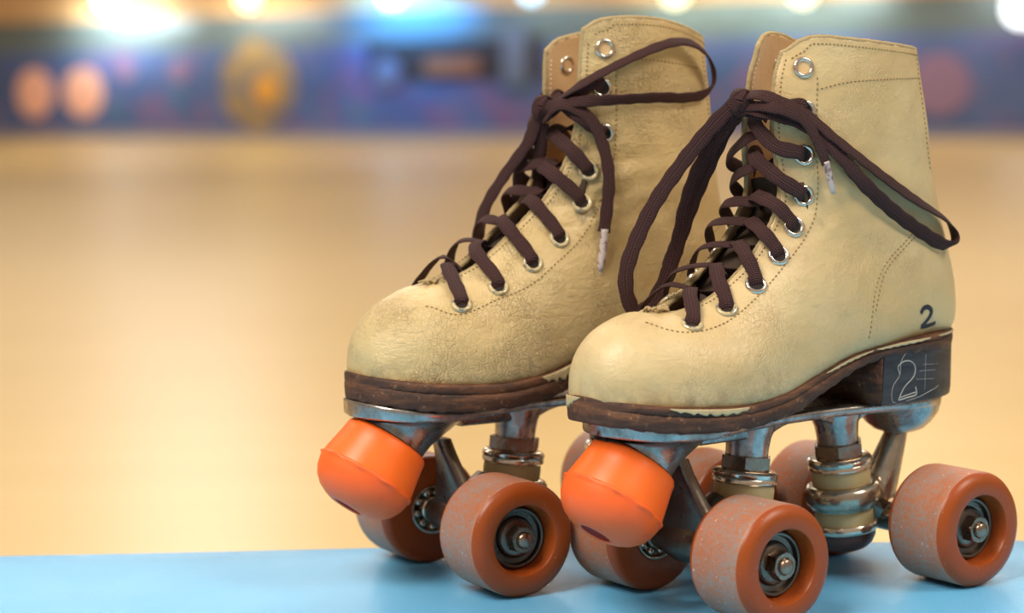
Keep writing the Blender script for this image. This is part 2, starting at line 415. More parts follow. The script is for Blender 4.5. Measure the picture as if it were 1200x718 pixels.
LAMPS = [(1.95, 1.17, (1, .97, .86), 8, .14, 'white', 'leftmost white globe lamp on the far wall', (.80, .97, 1.0), 26),
 (3.92, 1.13, (1, .86, .42), 4.5, .13, 'yellow', 'yellow globe lamp over the orange sunburst disc', (.9, 1, .95), 9),
 (5.80, 1.10, (.62, .85, 1), 7, .125, 'blue', 'blue white globe lamp over the bright blue glow', (.05, .38, 1.0), 34),
 (7.50, 1.08, (.45, .75, 1), 4, .11, 'blue', 'small pale blue globe lamp left of the rear skate cuff', (.5, .7, .8), 4),
 (9.14, 1.01, (1, .88, .46), 4, .12, 'yellow', 'yellow globe lamp between the two skate cuffs', (.8, 1, .9), 8),
 (10.5, .98, (1, .88, .48), 4, .12, 'yellow', 'yellow globe lamp above the front skate cuff', (.8, 1, .95), 13),
 (12.65, .77, (.95, 1, 1), 4, .16, 'white', 'large white globe lamp at the far right, hung low', (.8, .95, 1), 5)]
for (s_, z, col, st, r, nm, lab, wash, pw) in LAMPS:
    root = empty('globe_lamp'); root.location = WALL_O; root.rotation_euler = (0, 0, WALL_A)
    tag(root, lab, 'lamp', 'globe lamps along the far wall')
    b = bmesh.new(); lathe(b, [(-r*1000*math.cos(math.pi*k/14), r*1000*math.sin(math.pi*k/14)) for k in range(15)], (s_*1000, -220, z*1000), (0, 0, 1), 24)
    from_bm('globe', b, glow('lamp glow '+nm, col, st), root)
    b = bmesh.new(); tube(b, [(s_*1000, 0, z*1000+130), (s_*1000, -120, z*1000+180), (s_*1000, -220, z*1000+r*1000+20), (s_*1000, -220, z*1000+r*1000-8)], 14, 6, 10)
    from_bm('bracket', b, M['lampbody'], root)
    pd = bpy.data.lights.new('band_wash_light', 'AREA'); pd.energy = pw; pd.color = wash; pd.shape = 'RECTANGLE'; pd.size = 1.25; pd.size_y = .12  # unseen strip added to throw the coloured glow onto the grey band
    po = bpy.data.objects.new('band_wash_light', pd); COL.objects.link(po); po.parent = root; po.location = (s_+.02, -.42, .93)
    po.rotation_euler = (Vector((0, .47, -.20))).to_track_quat('-Z', 'Y').to_euler()

# the bench
bm = bmesh.new()
NB = 140
rings = []
for i in range(NB+1):
    x_ = -1.3+2.6*i/NB
    ye = .130+.0085*math.exp(-(x_/.19)**2)
    pts = [(-.80, -.06), (-.80, -.012), (-.797, -.004), (-.789, 0)]+[(-.789+(ye-.005+.789)*k/30, 0) for k in range(1, 31)]+[(ye-.0018, -.0008), (ye-.0003, -.003), (ye, -.008), (ye, -.06)]
    rings.append([bm.verts.new((x_, a_, b_)) for a_, b_ in pts])
for A, B in zip(rings, rings[1:]):
    for k in range(len(A)-1): bm.faces.new((A[k], B[k], B[k+1], A[k+1]))
    bm.faces.new((A[-1], B[-1], B[0], A[0]))
bm.faces.new(rings[0]); bm.faces.new(list(reversed(rings[-1])))
bench = empty('bench'); tag(bench, 'pale blue vinyl covered bench the pair of skates stands on', 'bench')
from_bm('bench_top', bm, M['vinyl'], bench, auto=50)
bm = bmesh.new()
box(bm, (-1.2, -.74, -.45), (-1.1, .08, -.06)); box(bm, (1.1, -.74, -.45), (1.2, .08, -.06))
box(bm, (-1.1, -.36, -.40), (1.1, -.30, -.30)); bmesh.ops.bevel(bm, geom=bm.edges[:], offset=.006, segments=2, affect='EDGES')
from_bm('bench_frame', bm, plain('dark bench frame', (.05, .05, .06), .5), bench, smooth=False)
# ---------------------------------------------------------------- boot surface (millimetres, skate frame: x to the toe, y to the side we see, z up)
# rows: edge x, edge z, half gap, bottom x, bottom z, half width, widest at, top exponent, bottom exponent
ROWS_RIGHT = [(66.3, 112, 0, 65.94, 103, 0.04, 0.5, 2.0, 2.0),
 (64.8, 121, 0, 64.94, 100, 10.1, 0.6, 2.1, 3.0),
 (60.4, 129.5, 0, 61.07, 98, 17.6, 0.65, 2.1, 3.5),
 (52, 136.5, 0, 53.7, 97, 24.1, 0.68, 2.1, 4),
 (41.8, 140.5, 0, 43.56, 96.5, 29.6, 0.7, 2.1, 4.5),
 (32.9, 142.5, 0, 33.75, 96, 33.6, 0.7, 2.1, 4.5),
 (27.0, 142, 1.5, 25.94, 95.5, 36.1, 0.7, 2.1, 4.5),
 (16, 142.5, 7, 12, 95, 39, 0.7, 2.1, 4.5),
 (2, 146.8, 11, -6, 95, 39.5, 0.7, 2.1, 4.5),
 (-10.5, 155, 13, -28, 97, 37.5, 0.7, 2.1, 4.5),
 (-23.5, 165, 14, -52, 104, 34.5, 0.68, 2.1, 4.5),
 (-32, 174.5, 14, -80, 112, 33, 0.65, 2.1, 4.2),
 (-38, 182.5, 14, -110, 115, 32, 0.63, 2.1, 4),
 (-42, 190, 13.5, -136, 117, 30.5, 0.6, 2.1, 3.5),
 (-44, 197, 13, -160, 120, 30.0, 0.58, 2.1, 3.0),
 (-43, 206, 12.5, -165, 137, 29.5, 0.58, 2.1, 2.6),
 (-41.5, 216, 12, -162.5, 157, 27.5, 0.56, 2.1, 2.5),
 (-41, 226, 11, -156, 180, 27, 0.55, 2.1, 2.4),
 (-42, 238, 10, -152, 201, 25.5, 0.52, 2.1, 2.3),
 (-44, 250, 9.5, -150.5, 223, 24, 0.5, 2.1, 2.2),
 (-46.5, 261, 9, -148, 244, 22, 0.5, 2.1, 2.0),
 (-49, 271, 9, -146, 262.5, 20, 0.5, 2.1, 1.8)]
ROWS_LEFT = [(57.8, 115, 0, 57.44, 105, 0.04, 0.5, 2.0, 2.0),
 (56.3, 124, 0, 56.44, 101, 10.1, 0.6, 2.1, 3.0),
 (51.9, 132.5, 0, 53.07, 99, 17.6, 0.65, 2.1, 3.5),
 (44, 140, 0, 45.7, 98, 24.1, 0.68, 2.1, 4),
 (34.1, 145, 0, 35.36, 97.5, 29.6, 0.7, 2.1, 4.5),
 (25.1, 148.5, 0, 24.95, 97, 33.6, 0.7, 2.1, 4.5),
 (18.6, 149.5, 1.5, 16.54, 96.5, 36.1, 0.7, 2.1, 4.5),
 (9, 151.5, 4, 4, 96.5, 39, 0.7, 2.1, 4.5),
 (0, 154.8, 6, -10, 97, 39, 0.7, 2.1, 4.5),
 (-9, 159.5, 7.5, -30, 99, 37.5, 0.7, 2.1, 4.5),
 (-20, 168, 9, -55, 106, 34.5, 0.68, 2.1, 4.5),
 (-29.5, 176, 10, -80, 113, 33, 0.65, 2.1, 4.2),
 (-38, 183.5, 10.5, -110, 116, 32, 0.63, 2.1, 4),
 (-45, 189, 11.5, -136, 118, 30.5, 0.6, 2.1, 3.5),
 (-52, 198, 13, -161, 121, 30.0, 0.58, 2.1, 3.0),
 (-57, 207, 14, -166, 138, 29.5, 0.58, 2.1, 2.6),
 (-61, 217, 15, -164, 160, 27.5, 0.56, 2.1, 2.5),
 (-63.5, 228, 16, -159, 182, 27.5, 0.55, 2.1, 2.4),
 (-64.8, 240, 17, -156, 205, 26.5, 0.52, 2.1, 2.3),
 (-65.5, 254, 17, -155, 226, 25.5, 0.5, 2.1, 2.2),
 (-66.5, 268, 17, -153.5, 250, 24, 0.5, 2.1, 2.0),
 (-68, 280, 17, -152.5, 270, 22, 0.5, 2.1, 1.8)]

def crom(a, b, c, d, u):
    return tuple(.5*((2*q) + (-p+r)*u + (2*p-5*q+4*r-s)*u*u + (-p+3*q-3*r+s)*u**3) for p, q, r, s in zip(a, b, c, d))

class Boot:
    def __init__(self, rows, far_top, crown, crease, corner):
        self.crease = crease; self.corner = corner; self.rows = rows; self.n = len(rows)-1; self.far_top = far_top; self.crown = crown
    def row(self, t):
        t = max(0.0, min(self.n-1e-6, t)); i = int(t); u = t-i; R = self.rows
        return crom(R[max(i-1, 0)], R[i], R[i+1], R[min(i+2, self.n)], u)
    def point(self, t, f, side):
        """f 0 at the lacing edge (or ridge) .. 1 at the bottom / back seam"""
        ex, ez, y0, bx, bz, W, m, qt, qb = self.row(t)
        W = max(W, .04); y0 = max(0, min(y0, W*.97))
        k = (1-(y0/W)**qt)**(1/qt)
        s0 = m*(1-k)
        tx = ex - s0/(1-s0)*(bx-ex); tz = ez - s0/(1-s0)*(bz-ez)
        phi0 = math.acos(k); phi = phi0 + (math.pi-phi0)*f
        c = math.cos(phi)
        if c > 0: s = m*(1-c); w = W*max(0, 1-abs(c)**qt)**(1/qt)
        else: s = m+(1-m)*(-c); w = W*max(0, 1-abs(c)**qb)**(1/qb)
        x = tx+s*(bx-tx); z = tz+s*(bz-tz)
        L = math.hypot(bx-tx, bz-tz); d = (s-s0)*L
        top = max(0, min(1, (t-(self.n-2.2))/2.2)); top = top*top*(3-2*top)
        z -= top*self.corner[0]*math.exp(-(d/self.corner[1])**1.5)                  # rounded front corner of the cuff
        z += top*self.crown*(1 if side > 0 else .4)*math.sin(math.pi*min(1, max(0, (s-s0)/(1-s0))))
        if side < 0 and t > self.n-5:
            q = min(1, (t-(self.n-5))/5)*max(0, 1-d/45)
            x += self.far_top[0]*q; z += self.far_top[1]*q
        if side < 0:
            z -= top*3.0*min(1, max(0, d-25)/20)
        # soft creases where the ankle bends
        a = math.exp(-((x+70)/34)**2-((z-196)/26)**2)
        wv = math.sin((z*1.0+x*.35)*.42+math.sin(x*.09)*1.4)*.55+math.sin((z-x*.25)*.23+1)*.9
        wv += .55*math.sin(z*1.15+math.sin(x*.2)*1.8+x*.2)*(self.crease-.6)
        w += self.crease*a*wv*min(1, d/14)
        b = math.exp(-((x+105)/30)**2-((z-172)/20)**2)
        w += -b*2.6*min(1, d/14)
        return (x, side*w, z)
    def at(self, t, dist, side):
        """point `dist` mm away from the edge along the section, with its outward normal"""
        lo, hi = 0.0, 1.0
        def arc(f):
            p = self.point(t, 0, side); L = 0
            for i in range(1, 13):
                q = self.point(t, f*i/12, side); L += math.dist(p, q); p = q
            return L
        for _ in range(22):
            mid = (lo+hi)/2
            if arc(mid) < dist: lo = mid
            else: hi = mid
        return self.frame(t, lo, side)
    def frame(self, t, f, side):
        e = 1e-3; p = self.point(t, f, side)
        f1, f0 = min(1, f+e), max(0, f-e); t1, t0 = min(self.n, t+.02), max(0, t-.02)
        a = [q-r for q, r in zip(self.point(t, f1, side), self.point(t, f0, side))]
        b = [q-r for q, r in zip(self.point(t1, f, side), self.point(t0, f, side))]
        n = (a[1]*b[2]-a[2]*b[1], a[2]*b[0]-a[0]*b[2], a[0]*b[1]-a[1]*b[0])
        l = math.sqrt(sum(c*c for c in n)) or 1
        n = tuple(c/l for c in n)
        if n[1]*side < 0: n = tuple(-c for c in n)
        return p, n
BOOT_RIGHT = Boot(ROWS_RIGHT, (1.0, 3.5), 0.0, 0.6, (9.0, 7.5))
BOOT_LEFT = Boot(ROWS_LEFT, (3.0, -10.0), 5.5, 1.25, (4.5, 5.5))
# ---------------------------------------------------------------- end of boot surface
# ================================================================ roller skate parts (mm, skate frame)
D_W, W_W, TRACK, BASE_L = 57.0, 38.0, 132.5, 127.7

def wheel_proto():
    """wheel with its outer side along +y, centred on the origin"""
    h = W_W/2; R = D_W/2
    outer = [(h-11, 8.0), (h-11, 15.5), (h-1.2, 17.0), (h-.3, 17.5), (h, 18.3), (h, R-5.2), (h-.6, R-3.4), (h-2.0, R-1.4), (h-3.6, R-.3), (h-4.6, R)]
    inner = [(-h+4, R), (-h+2.6, R-.3), (-h+1.2, R-1.2), (-h+.3, R-2.6), (-h, R-4), (-h, 13.2), (-h+.6, 12.6), (-h+5, 12.6), (-h+5, 5)]
    body = list(reversed(outer))                       # tread edge -> hub, outside
    bm = bmesh.new()
    prof = outer+[(h-8, R), (0, R), (-h+8, R)]+inner
    mats = [0]*(len(outer)-1)+[1, 1, 1, 1]+[0]*(len(inner)-1)
    mats[len(outer)-2] = 1
    lathe(bm, prof, (0, 0, 0), (0, 1, 0), 96, mats)
    root = from_bm('wheel', bm, [M['wheel'], M['tread']], None, auto=40)
    # outside bearing cup
    bm = bmesh.new()
    lathe(bm, [(h-10.5, 15.4), (h-8.2, 15.2), (h-7.6, 14.4), (h-7.8, 13.4), (h-10.3, 12.9), (h-10.6, 10.6), (h-9.4, 10.2), (h-8.6, 9.2), (h-8.9, 7.6), (h-10, 4)], (0, 0, 0), (0, 1, 0), 48)
    from_bm('bearing_cup', bm, M['steel'], root, auto=40)
    # inside ball bearing: shell, seven balls, cone
    bm = bmesh.new()
    lathe(bm, [(-h+1, 12.7), (-h-.6, 12.6), (-h-.8, 11.9), (-h-.3, 11.4), (-h+2.8, 11.2), (-h+4.2, 9.5), (-h+4.2, 4)], (0, 0, 0), (0, 1, 0), 48)
    lathe(bm, [(-h+3, 6.8), (-h-.6, 6.6), (-h-1.2, 5.8), (-h-1.2, 3)], (0, 0, 0), (0, 1, 0), 32)
    for k in range(9):
        a = 2*math.pi*k/9
        bmesh.ops.create_uvsphere(bm, u_segments=12, v_segments=8, radius=2.1*MM, matrix=Matrix.Translation(V((9.1*math.cos(a), -h+1.6, 9.1*math.sin(a)))))
    from_bm('ball_bearing', bm, M['chrome'], root, auto=40)
    # washer, hexagonal nut with chamfer, axle end
    bm = bmesh.new(); lathe(bm, [(h-9.4, 3), (h-9.4, 8.8), (h-8.4, 8.9), (h-8.0, 8.2), (h-8.0, 3)], (0, 0, 0), (0, 1, 0), 32)
    from_bm('washer', bm, M['steel'], root, auto=40)
    bm = bmesh.new(); hexnut(bm, (0, h-8.1, 0), (0, 1, 0), 7.0, 6.4, twist=.25)
    from_bm('axle_nut', bm, M['nut'], root, auto=25)
    bm = bmesh.new(); lathe(bm, [(h-3, 3.9), (h-1.2, 3.9), (h-.3, 3.7), (h+.5, 3.0), (h+.9, 1.8), (h+1.1, 0)], (0, 0, 0), (0, 1, 0), 32)
    lathe(bm, [(-h-4, 3.9), (h-3, 3.9)], (0, 0, 0), (0, 1, 0), 24)
    from_bm('axle_end', bm, M['nut'], root, auto=50)
    return root
def hexnut(bm, origin, axis, rad, height, twist=0.0):
    a, u, w = basis(axis); o = Vector(origin); rings = []
    for (hh, mode) in ((0, 'h'), (height*.84, 'h'), (height, 'r'), (height, 'i'), (height-.6, 'i')):
        ring = []
        for k in range(36):
            t = 2*math.pi*k/36+twist; q = (t-twist) % (math.pi/3)-math.pi/6
            hx = rad*math.cos(math.pi/6)/math.cos(q)
            r = {'h': hx, 'r': min(hx, rad*.90), 'i': rad*.60}[mode]
            if hh == height*.84: r = hx
            ring.append(bm.verts.new((o+a*(hh if not (mode == 'h' and hh > 0) else hh+(rad-hx)*.45)+(u*math.cos(t)+w*math.sin(t))*r)*MM))
        rings.append(ring)
    for A, B in zip(rings, rings[1:]):
        for k in range(36): bm.faces.new((A[k], A[(k+1) % 36], B[(k+1) % 36], B[k]))
    bm.faces.new(rings[0])
def copy_tree(o, parent):
    c = o.copy(); COL.objects.link(c); c.parent = parent
    for ch in list(o.children): copy_tree(ch, c)
    return c

def outline_ring(hw, xs, z0, z1, edge, zf=None, groove=True, lean=0.0):
    pass

def build_skate(cfg):
    boot = cfg['boot']; dx, dz = cfg['dx'], cfg['dz']
    root = empty('roller_skate', cfg['loc'], cfg['rz']); tag(root, cfg['label'], 'roller skate', 'pair of roller skates')
    # ------------------------------------------------ upper
    NT_, NF = 150, 64
    bm = bmesh.new(); grid = {}
    for side in (1, -1):
        for i in range(NT_+1):
            t = boot.n*(1-math.cos(math.pi*(.0+i/NT_*.5)))if False else boot.n*i/NT_
            for j in range(NF+1):
                p = boot.point(min(t, boot.n-1e-5), j/NF, side); grid[side, i, j] = bm.verts.new(Vector(p)*MM)
        for i in range(NT_):
            for j in range(NF):
                q = [grid[side, i, j], grid[side, i+1, j], grid[side, i+1, j+1], grid[side, i, j+1]]
                if side < 0: q.reverse()
                bm.faces.new(q)
    bmesh.ops.remove_doubles(bm, verts=bm.verts[:], dist=.00012)
    bmesh.ops.recalc_face_normals(bm, faces=bm.faces[:])
    # make sure the normals face outwards
    f0 = max(bm.faces, key=lambda f: f.calc_center_median().y)
    if f0.normal.y < 0: bmesh.ops.reverse_faces(bm, faces=bm.faces[:])
    me = bpy.data.meshes.new('boot_upper'); bm.to_mesh(me); bvh = BVHTree.FromBMesh(bm); bm.free()
    upper = link('boot_upper', me, [cfg['leather'], M['lining'], M['edge']], root)
    sol = upper.modifiers.new('thickness', 'SOLIDIFY'); sol.thickness = 2.6*MM; sol.offset = -1; sol.material_offset = 1; sol.material_offset_rim = 2; sol.use_even_offset = False
    def snap(p, off=0.0):
        loc, nor, _, _ = bvh.find_nearest(Vector(p)*MM); q = loc/MM
        return q+nor*off, nor
    # rolled edge of the throat and cuff
    rim = []
    for i in range(0, 91): rim.append(Vector(boot.point(6.3+(boot.n-6.3-1e-3)*i/90, 0, 1)))
    # ------------------------------------------------ stitching
    def stitches(pts, pitch=2.5, ln=1.75, r=.42, off=.12, per=14, inner=False):
        bm = bmesh.new()
        C = catmull([snap(p)[0] for p in pts], per); acc = 0; nxt = 0
        for a, b in zip(C, C[1:]):
            d = (b-a).length
            while acc+d >= nxt and d > 0:
                u = (nxt-acc)/d; c = a.lerp(b, u); q, n = snap(c, off); t = (b-a).normalized()
                t = (t-n*t.dot(n)).normalized(); s_ = t.cross(n)
                mat = Matrix((t*(ln/2), s_*r, n*r)).transposed().to_4x4(); mat.translation = q
                bmesh.ops.create_icosphere(bm, subdivisions=1, radius=1.0, matrix=Matrix.Scale(MM, 4) @ mat)
                nxt += pitch
            acc += d
        from_bm('stitch_line', bm, M['thread_pale'] if inner else M['thread'], upper)
    for path in cfg['stitch']: stitches(path)
    def edge_path(dist, side, t0, t1, n=40):
        return [boot.at(t0+(t1-t0)*k/n, dist, side)[0] for k in range(n+1)]
    stitches(edge_path(3.2, 1, 7.2, boot.n-.7), 2.2, 1.4, per=3)
    stitches(edge_path(3.2, -1, 7.2, boot.n-.7), 2.2, 1.4, per=3)
    # just under the cuff rim, both sides
    for side in (1, -1):
        top = [Vector(boot.point(boot.n-1e-4, .06+.9*k/30, side)) for k in range(31)]
        stitches([p+Vector((0, 0, -3.4-(2.2 if k < 3 else 0))) for k, p in enumerate(top)], 2.2, 1.5, per=3)
    stitches(edge_path(3.0, -1, 15.5, boot.n-.7), 2.4, 1.5, .42, -2.95, 3, True)
    # fuzzy turned edge round the throat and cuff
    for side in (1, -1):
        bm = bmesh.new(); pts = []
        e_t = [6.6+(boot.n-1e-3-6.6)*i/110 for i in range(111)]
        for t in e_t:
            p, n = boot.frame(t, .0, side); pts.append(Vector(p)-Vector(n)*1.25)
        for i in range(1, 60):
            p, n = boot.frame(boot.n-1e-3, i/60*.985, side); pts.append(Vector(p)-Vector(n)*1.25)
        jj = random.Random(5)
        pts = [p+Vector((jj.uniform(-.12, .12), jj.uniform(-.12, .12), jj.uniform(-.12, .12))) for p in pts]
        tube(bm, pts, lambda u: 1.42+.04*math.sin(u*460)+.04*math.sin(u*813), 2, 10)
        from_bm('edge_binding', bm, M['edge'], upper)
    # ------------------------------------------------ eyelets
    eyes = {1: [], -1: []}
    near = [Vector(p) for p in cfg['eyes']]; far_first = cfg.get('far_first')
    for p in near:
        q, n = snap(p); eyes[1].append((q, n))
        best = min(((Vector(boot.point(boot.n*i/300, 0, 1)) - q).length, i) for i in range(80, 301))
        # the matching row on the far flap
        t = boot.n*best[1]/300
        dist = (Vector(boot.point(t, 0, 1))-q).length
        pf, nf = boot.at(min(t, boot.n-1e-3), dist, -1); eyes[-1].append((Vector(pf), Vector(nf)))
    if far_first:
        q_, n_ = snap(far_first); eyes[-1][0] = (q_, n_)
    def eyelet(q, n, open_hole, side):
        bm = bmesh.new()
        lathe(bm, [(-1.5, 2.7), (.3, 2.9), (1.15, 3.5), (1.35, 4.1), (1.1, 4.8), (.4, 5.35), (-.2, 5.4)], q, n, 32)
        if open_hole:   # silver ring of the far flap also shows on its lining
            lathe(bm, [(-3.4, 2.7), (-3.8, 3.3), (-3.9, 4.1), (-3.4, 4.9), (-2.4, 5.1)], q, n, 32)
        e_ = from_bm('eyelet', bm, M['chrome'] if cfg['shiny'](q) else M['eyepaint'], upper)
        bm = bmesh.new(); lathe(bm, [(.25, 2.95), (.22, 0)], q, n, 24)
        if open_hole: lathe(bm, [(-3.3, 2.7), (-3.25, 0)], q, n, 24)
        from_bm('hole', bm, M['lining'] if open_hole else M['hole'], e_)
        return e_
    for side in (1, -1):
        for k, (q, n) in enumerate(eyes[side]): 
            e_ = eyelet(q, n, k == 0, side)
    # holes as sub-sub-parts are folded into the eyelet (kept three levels deep)
    for e_ in [c for c in upper.children if c.name.startswith('eyelet')]:
        for h_ in list(e_.children):
            ib = bmesh.new(); ib.from_mesh(e_.data); nb = len(ib.faces); ib.from_mesh(h_.data); ib.faces.ensure_lookup_table()
            for f in ib.faces[nb:]: f.material_index = 1
            for f in ib.faces: f.smooth = True
            ib.to_mesh(e_.data); ib.free(); e_.data.materials.append(h_.data.materials[0]); bpy.data.objects.remove(h_)
    # frayed end of the throat: little rolled leather bar
    bm = bmesh.new(); tp = Vector(boot.point(6.15, 0, 1))
    for k in range(9):
        a = random.uniform(-1, 1)
        st = tp+Vector((random.uniform(-7, 3), random.uniform(-5, 5), .5)); tube(bm, [st, st+Vector((random.uniform(-2, 2), random.uniform(-3, 3), 1.6)), st+Vector((random.uniform(-3, 3), random.uniform(-4, 4), .6))], .7, 4, 6)
    from_bm('throat_tack', bm, M['edge'], upper)
    # dark sheet added inside the throat, its shade put into the colour
    bm = bmesh.new(); rows = []
    for i in range(41):
        t = 6.5+(15.0-6.5)*i/40; ex, ez, y0, bx, bz = boot.row(t)[:5]
        d = Vector((bx-ex, 0, bz-ez)).normalized(); c = Vector((ex, 0, ez))+d*(9+3*math.sin(i*.25))
        rows.append([c+Vector((0, (y0+7)*v, 0))+d*(4.5*v*v) for v in (-1, -.7, -.4, 0, .4, .7, 1)])
    ring = [[bm.verts.new(p*MM) for p in r] for r in rows]
    for A, B in zip(ring, ring[1:]):
        for k in range(6): bm.faces.new((A[k], A[k+1], B[k+1], B[k]))
    tg = from_bm('throat_shade_sheet', bm, M['throat_shade'], upper); sm = tg.modifiers.new('thickness', 'SOLIDIFY'); sm.thickness = 2.2*MM
    if cfg['ink']:
        bm = bmesh.new()
        for st in cfg['ink']:
            C = catmull(st, 8); 
            pp = [snap(p, .12) for p in C]
            R = []
            for i, (q, n) in enumerate(pp):
                t = (pp[min(i+1, len(pp)-1)][0]-pp[max(i-1, 0)][0]).normalized(); sd = t.cross(n)
                R.append([bm.verts.new((q+sd*1.25+n*.0)*MM), bm.verts.new((q+n*.25)*MM), bm.verts.new((q-sd*1.25)*MM)])
            for A, B in zip(R, R[1:]):
                for k in range(2): bm.faces.new((A[k], A[k+1], B[k+1], B[k]))
        ik = from_bm('painted_number', bm, M['ink'], upper); ik['label'] = 'small black hand painted 2'
    # ------------------------------------------------ sole
    hw_t = [(-165.5, 0), (-164, 7), (-160.5, 14), (-154, 20), (-144, 25.5), (-130, 30.2), (-105, 29.3), (-80, 29.3), (-55, 32), (-30, 36.5), (-8, 39.6), (12, 40), (28, 37.4), (42, 33.4), (53, 27), (60, 20), (64.4, 12), (66.4, 6), (67, 0)]
    zt_t = [(-172, 122), (-137, 121.5), (-105, 119.5), (-77, 115.5), (-49, 108.0), (-27, 102.6), (0, 100), (35, 101.8), (60, 105), (72, 107.5)]
    zb_t = [(-172, 113), (-137, 113), (-105, 112.5), (-90, 110.5), (-70, 104.5), (-50, 97.2), (-29, 91.4), (-2, 88.6), (34, 89.2), (60, 93), (72, 95.5)]
    ends = []
    xs = []
    N = 120
    for i in range(N+1):
        u = i/N; xs.append(-165.5+232.5*(.5-.5*math.cos(math.pi*u)))
    def hw(x): return max(.05, interp(hw_t, x))
    def ring_at(x, zt, zb, f=1.0, groove=True):
        w = hw(x)*f; b = min(1.6, w*.4); h = zt-zb; up = []
        prof = [(w-b-1.0, zt), (w-b*.3, zt-.5), (w, zt-1.6)]
        if groove: prof += [(w+.1, zt-h*.30), (w-.7, zt-h*.36), (w+.3, zt-h*.42), (w+.2, zt-h*.62)]
        else: prof += [(w, zt-h*.3), (w, zt-h*.36), (w, zt-h*.42), (w, zt-h*.62)]
        prof += [(w-.2, zb+1.6), (w-b*.5, zb+.4), (w-b-1.2, zb)]
        prof = [(max(0, y), z) for y, z in prof]
        # the front rounds over: pull the profile in x too by following the outline (handled by hw)
        return [(x, y, z) for y, z in prof]+[(x, -y, z) for y, z in reversed(prof)]
    secs = []
    rnd = random.Random(3)
    for x in xs:
        zt, zb = interp(zt_t, x)+dz, interp(zb_t, x)+dz*.2
        zb += .35*math.sin(x*.7)+.25*math.sin(x*1.9+1)
        secs.append([(p[0]+dx*max(0, min(1, (x+120)/120)), p[1]+.18*math.sin(x*.9+p[2]), p[2]) for p in ring_at(x, zt, zb)])
    bm = bmesh.new(); section_loft(bm, secs)
    sole = from_bm('sole', bm, M['sole_brown'], root, auto=60)
    # patches of beige paint still on the side of the sole
    for (x0, x1, a, b, side) in cfg['paint']:
        bm = bmesh.new(); n = 26; R = []
        for i in range(n+1):
            u = i/n; x = x0+(x1-x0)*u; X = x+dx*max(0, min(1, (x+120)/120)); zt, zb = interp(zt_t, x)+dz, interp(zb_t, x)+dz*.2; h = zt-zb
            taper = math.sin(math.pi*min(1, max(0, u)))**.45 if 0 < u < 1 else 0
            lo = zt-.9-h*(a+(b-a)*u)*taper*(1+.25*math.sin(i*1.7)+.15*math.sin(i*3.1)); hi = zt-.7
            col = []
            for v in range(5):
                z = hi+(lo-hi)*v/4; g = (zt-z)/h
                y = hw(x)+(.45 if g < .3 else .0 if g < .39 else .5)+.05
                col.append(bm.verts.new(V((X, side*y, z))))
            R.append(col)
        for A, B in zip(R, R[1:]):
            for k in range(4): bm.faces.new((A[k], A[k+1], B[k+1], B[k]))
        pt = from_bm('paint_patch', bm, M['paint'], sole); sm = pt.modifiers.new('t', 'SOLIDIFY'); sm.thickness = .5*MM; sm.offset = 0
        pt['label'] = 'beige paint left along the top edge of the sole'
    # heel block
    secs = []
    for z in [88.2, 88.9, 92, 98, 104, 110, 115.5]:
        f = .955+.03*(z-88)/27-(.03 if z < 88.5 else 0); ring = []
        sxs = [-98, -104, -112, -122, -134, -144, -151, -156.5, -160.0, -162.8, -164.2]
        sxs = [x+(z-100)*-.03 for x in sxs]
        up = [(x, (hw(min(-98, max(-165.2, x)))-.2)*f) for x in sxs]
        ring = [(x*(1.0 if x > -150 else 1.0)+(0 if z > 89 else .6), y, z+(0 if z < 100 else max(0, (-98-x)*.0)))for x, y in up]+[(-164.9, 0, z)]+[(x, -y, z) for x, y in reversed(up)]
        secs.append(ring)
    bm = bmesh.new(); section_loft(bm, secs); hb = BVHTree.FromBMesh(bm)
    heel = from_bm('heel_block', bm, M['heel'], root, auto=40); heel['label'] = 'black stacked heel block'
    bm = bmesh.new(); section_loft(bm, [[(-97.9, y, 88.6), (-97.9, -y, 88.6), (-97.9, -y2, 113), (-97.9, y2, 113)] if False else [(X, s_*1.0, z) for s_, z in ((27.3, 88.6), (28, 113), (-28, 113), (-27.3, 88.6))] for X, y, y2 in ((-98.5, 1, 1), (-96.9, 1, 1))])
    from_bm('heel_breast', bm, M['sole_brown'], heel)
    if cfg['chalk']:
        bm = bmesh.new()
        for (st, r) in cfg['chalk']:
            C = catmull(st, 8); P = []
            for p in C:
                hit = hb.find_nearest(V((p[0], 27, p[1]))) if len(p) == 2 else hb.find_nearest(V((p.x, 27, p.z)))
                P.append(hit[0]/MM+hit[1]*.05)
            tube(bm, P, r, 1, 6)
        ck = from_bm('chalk_number', bm, M['chalk'], heel); ck['label'] = 'scratchy chalk outline of a figure 2'
    # ------------------------------------------------ plate
    ht = [(-159, 3), (-156, 10), (-150, 17), (-138, 22), (-120, 23), (-100, 20), (-80, 17.5), (-50, 17.5), (-20, 21), (0, 27), (20, 31), (38, 30), (50, 25), (57, 18), (61, 9), (62, 3)]
    secs = []
    for i in range(81):
        x = -159+221*i/80; w = interp(ht, x); xx_ = x-cfg['plate_cut']*max(0, (x-20)/42); lift = 5.0*max(0, (x-8)/46)**1.5; zt, zb = 88.3+lift, 83.4+lift*.5
        up = [(0, zt), (w-1.2, zt), (w-.2, zt-.6), (w, zt-1.6), (w-.1, zb+1.4), (w-.8, zb+.3), (w-2.5, zb), (w*.55, zb)]
        up = [(xx_, max(.01*k, y), z) for k, (y, z) in enumerate(up)]
        secs.append(up+[(a, -b, c) for a, b, c in reversed(up[1:])])
    bm = bmesh.new(); section_loft(bm, secs)
    plate = from_bm('plate', bm, M['alloy'], root, auto=50)
    # spine rib between the two kingpin bosses, arched below
    bm = bmesh.new(); secs = []
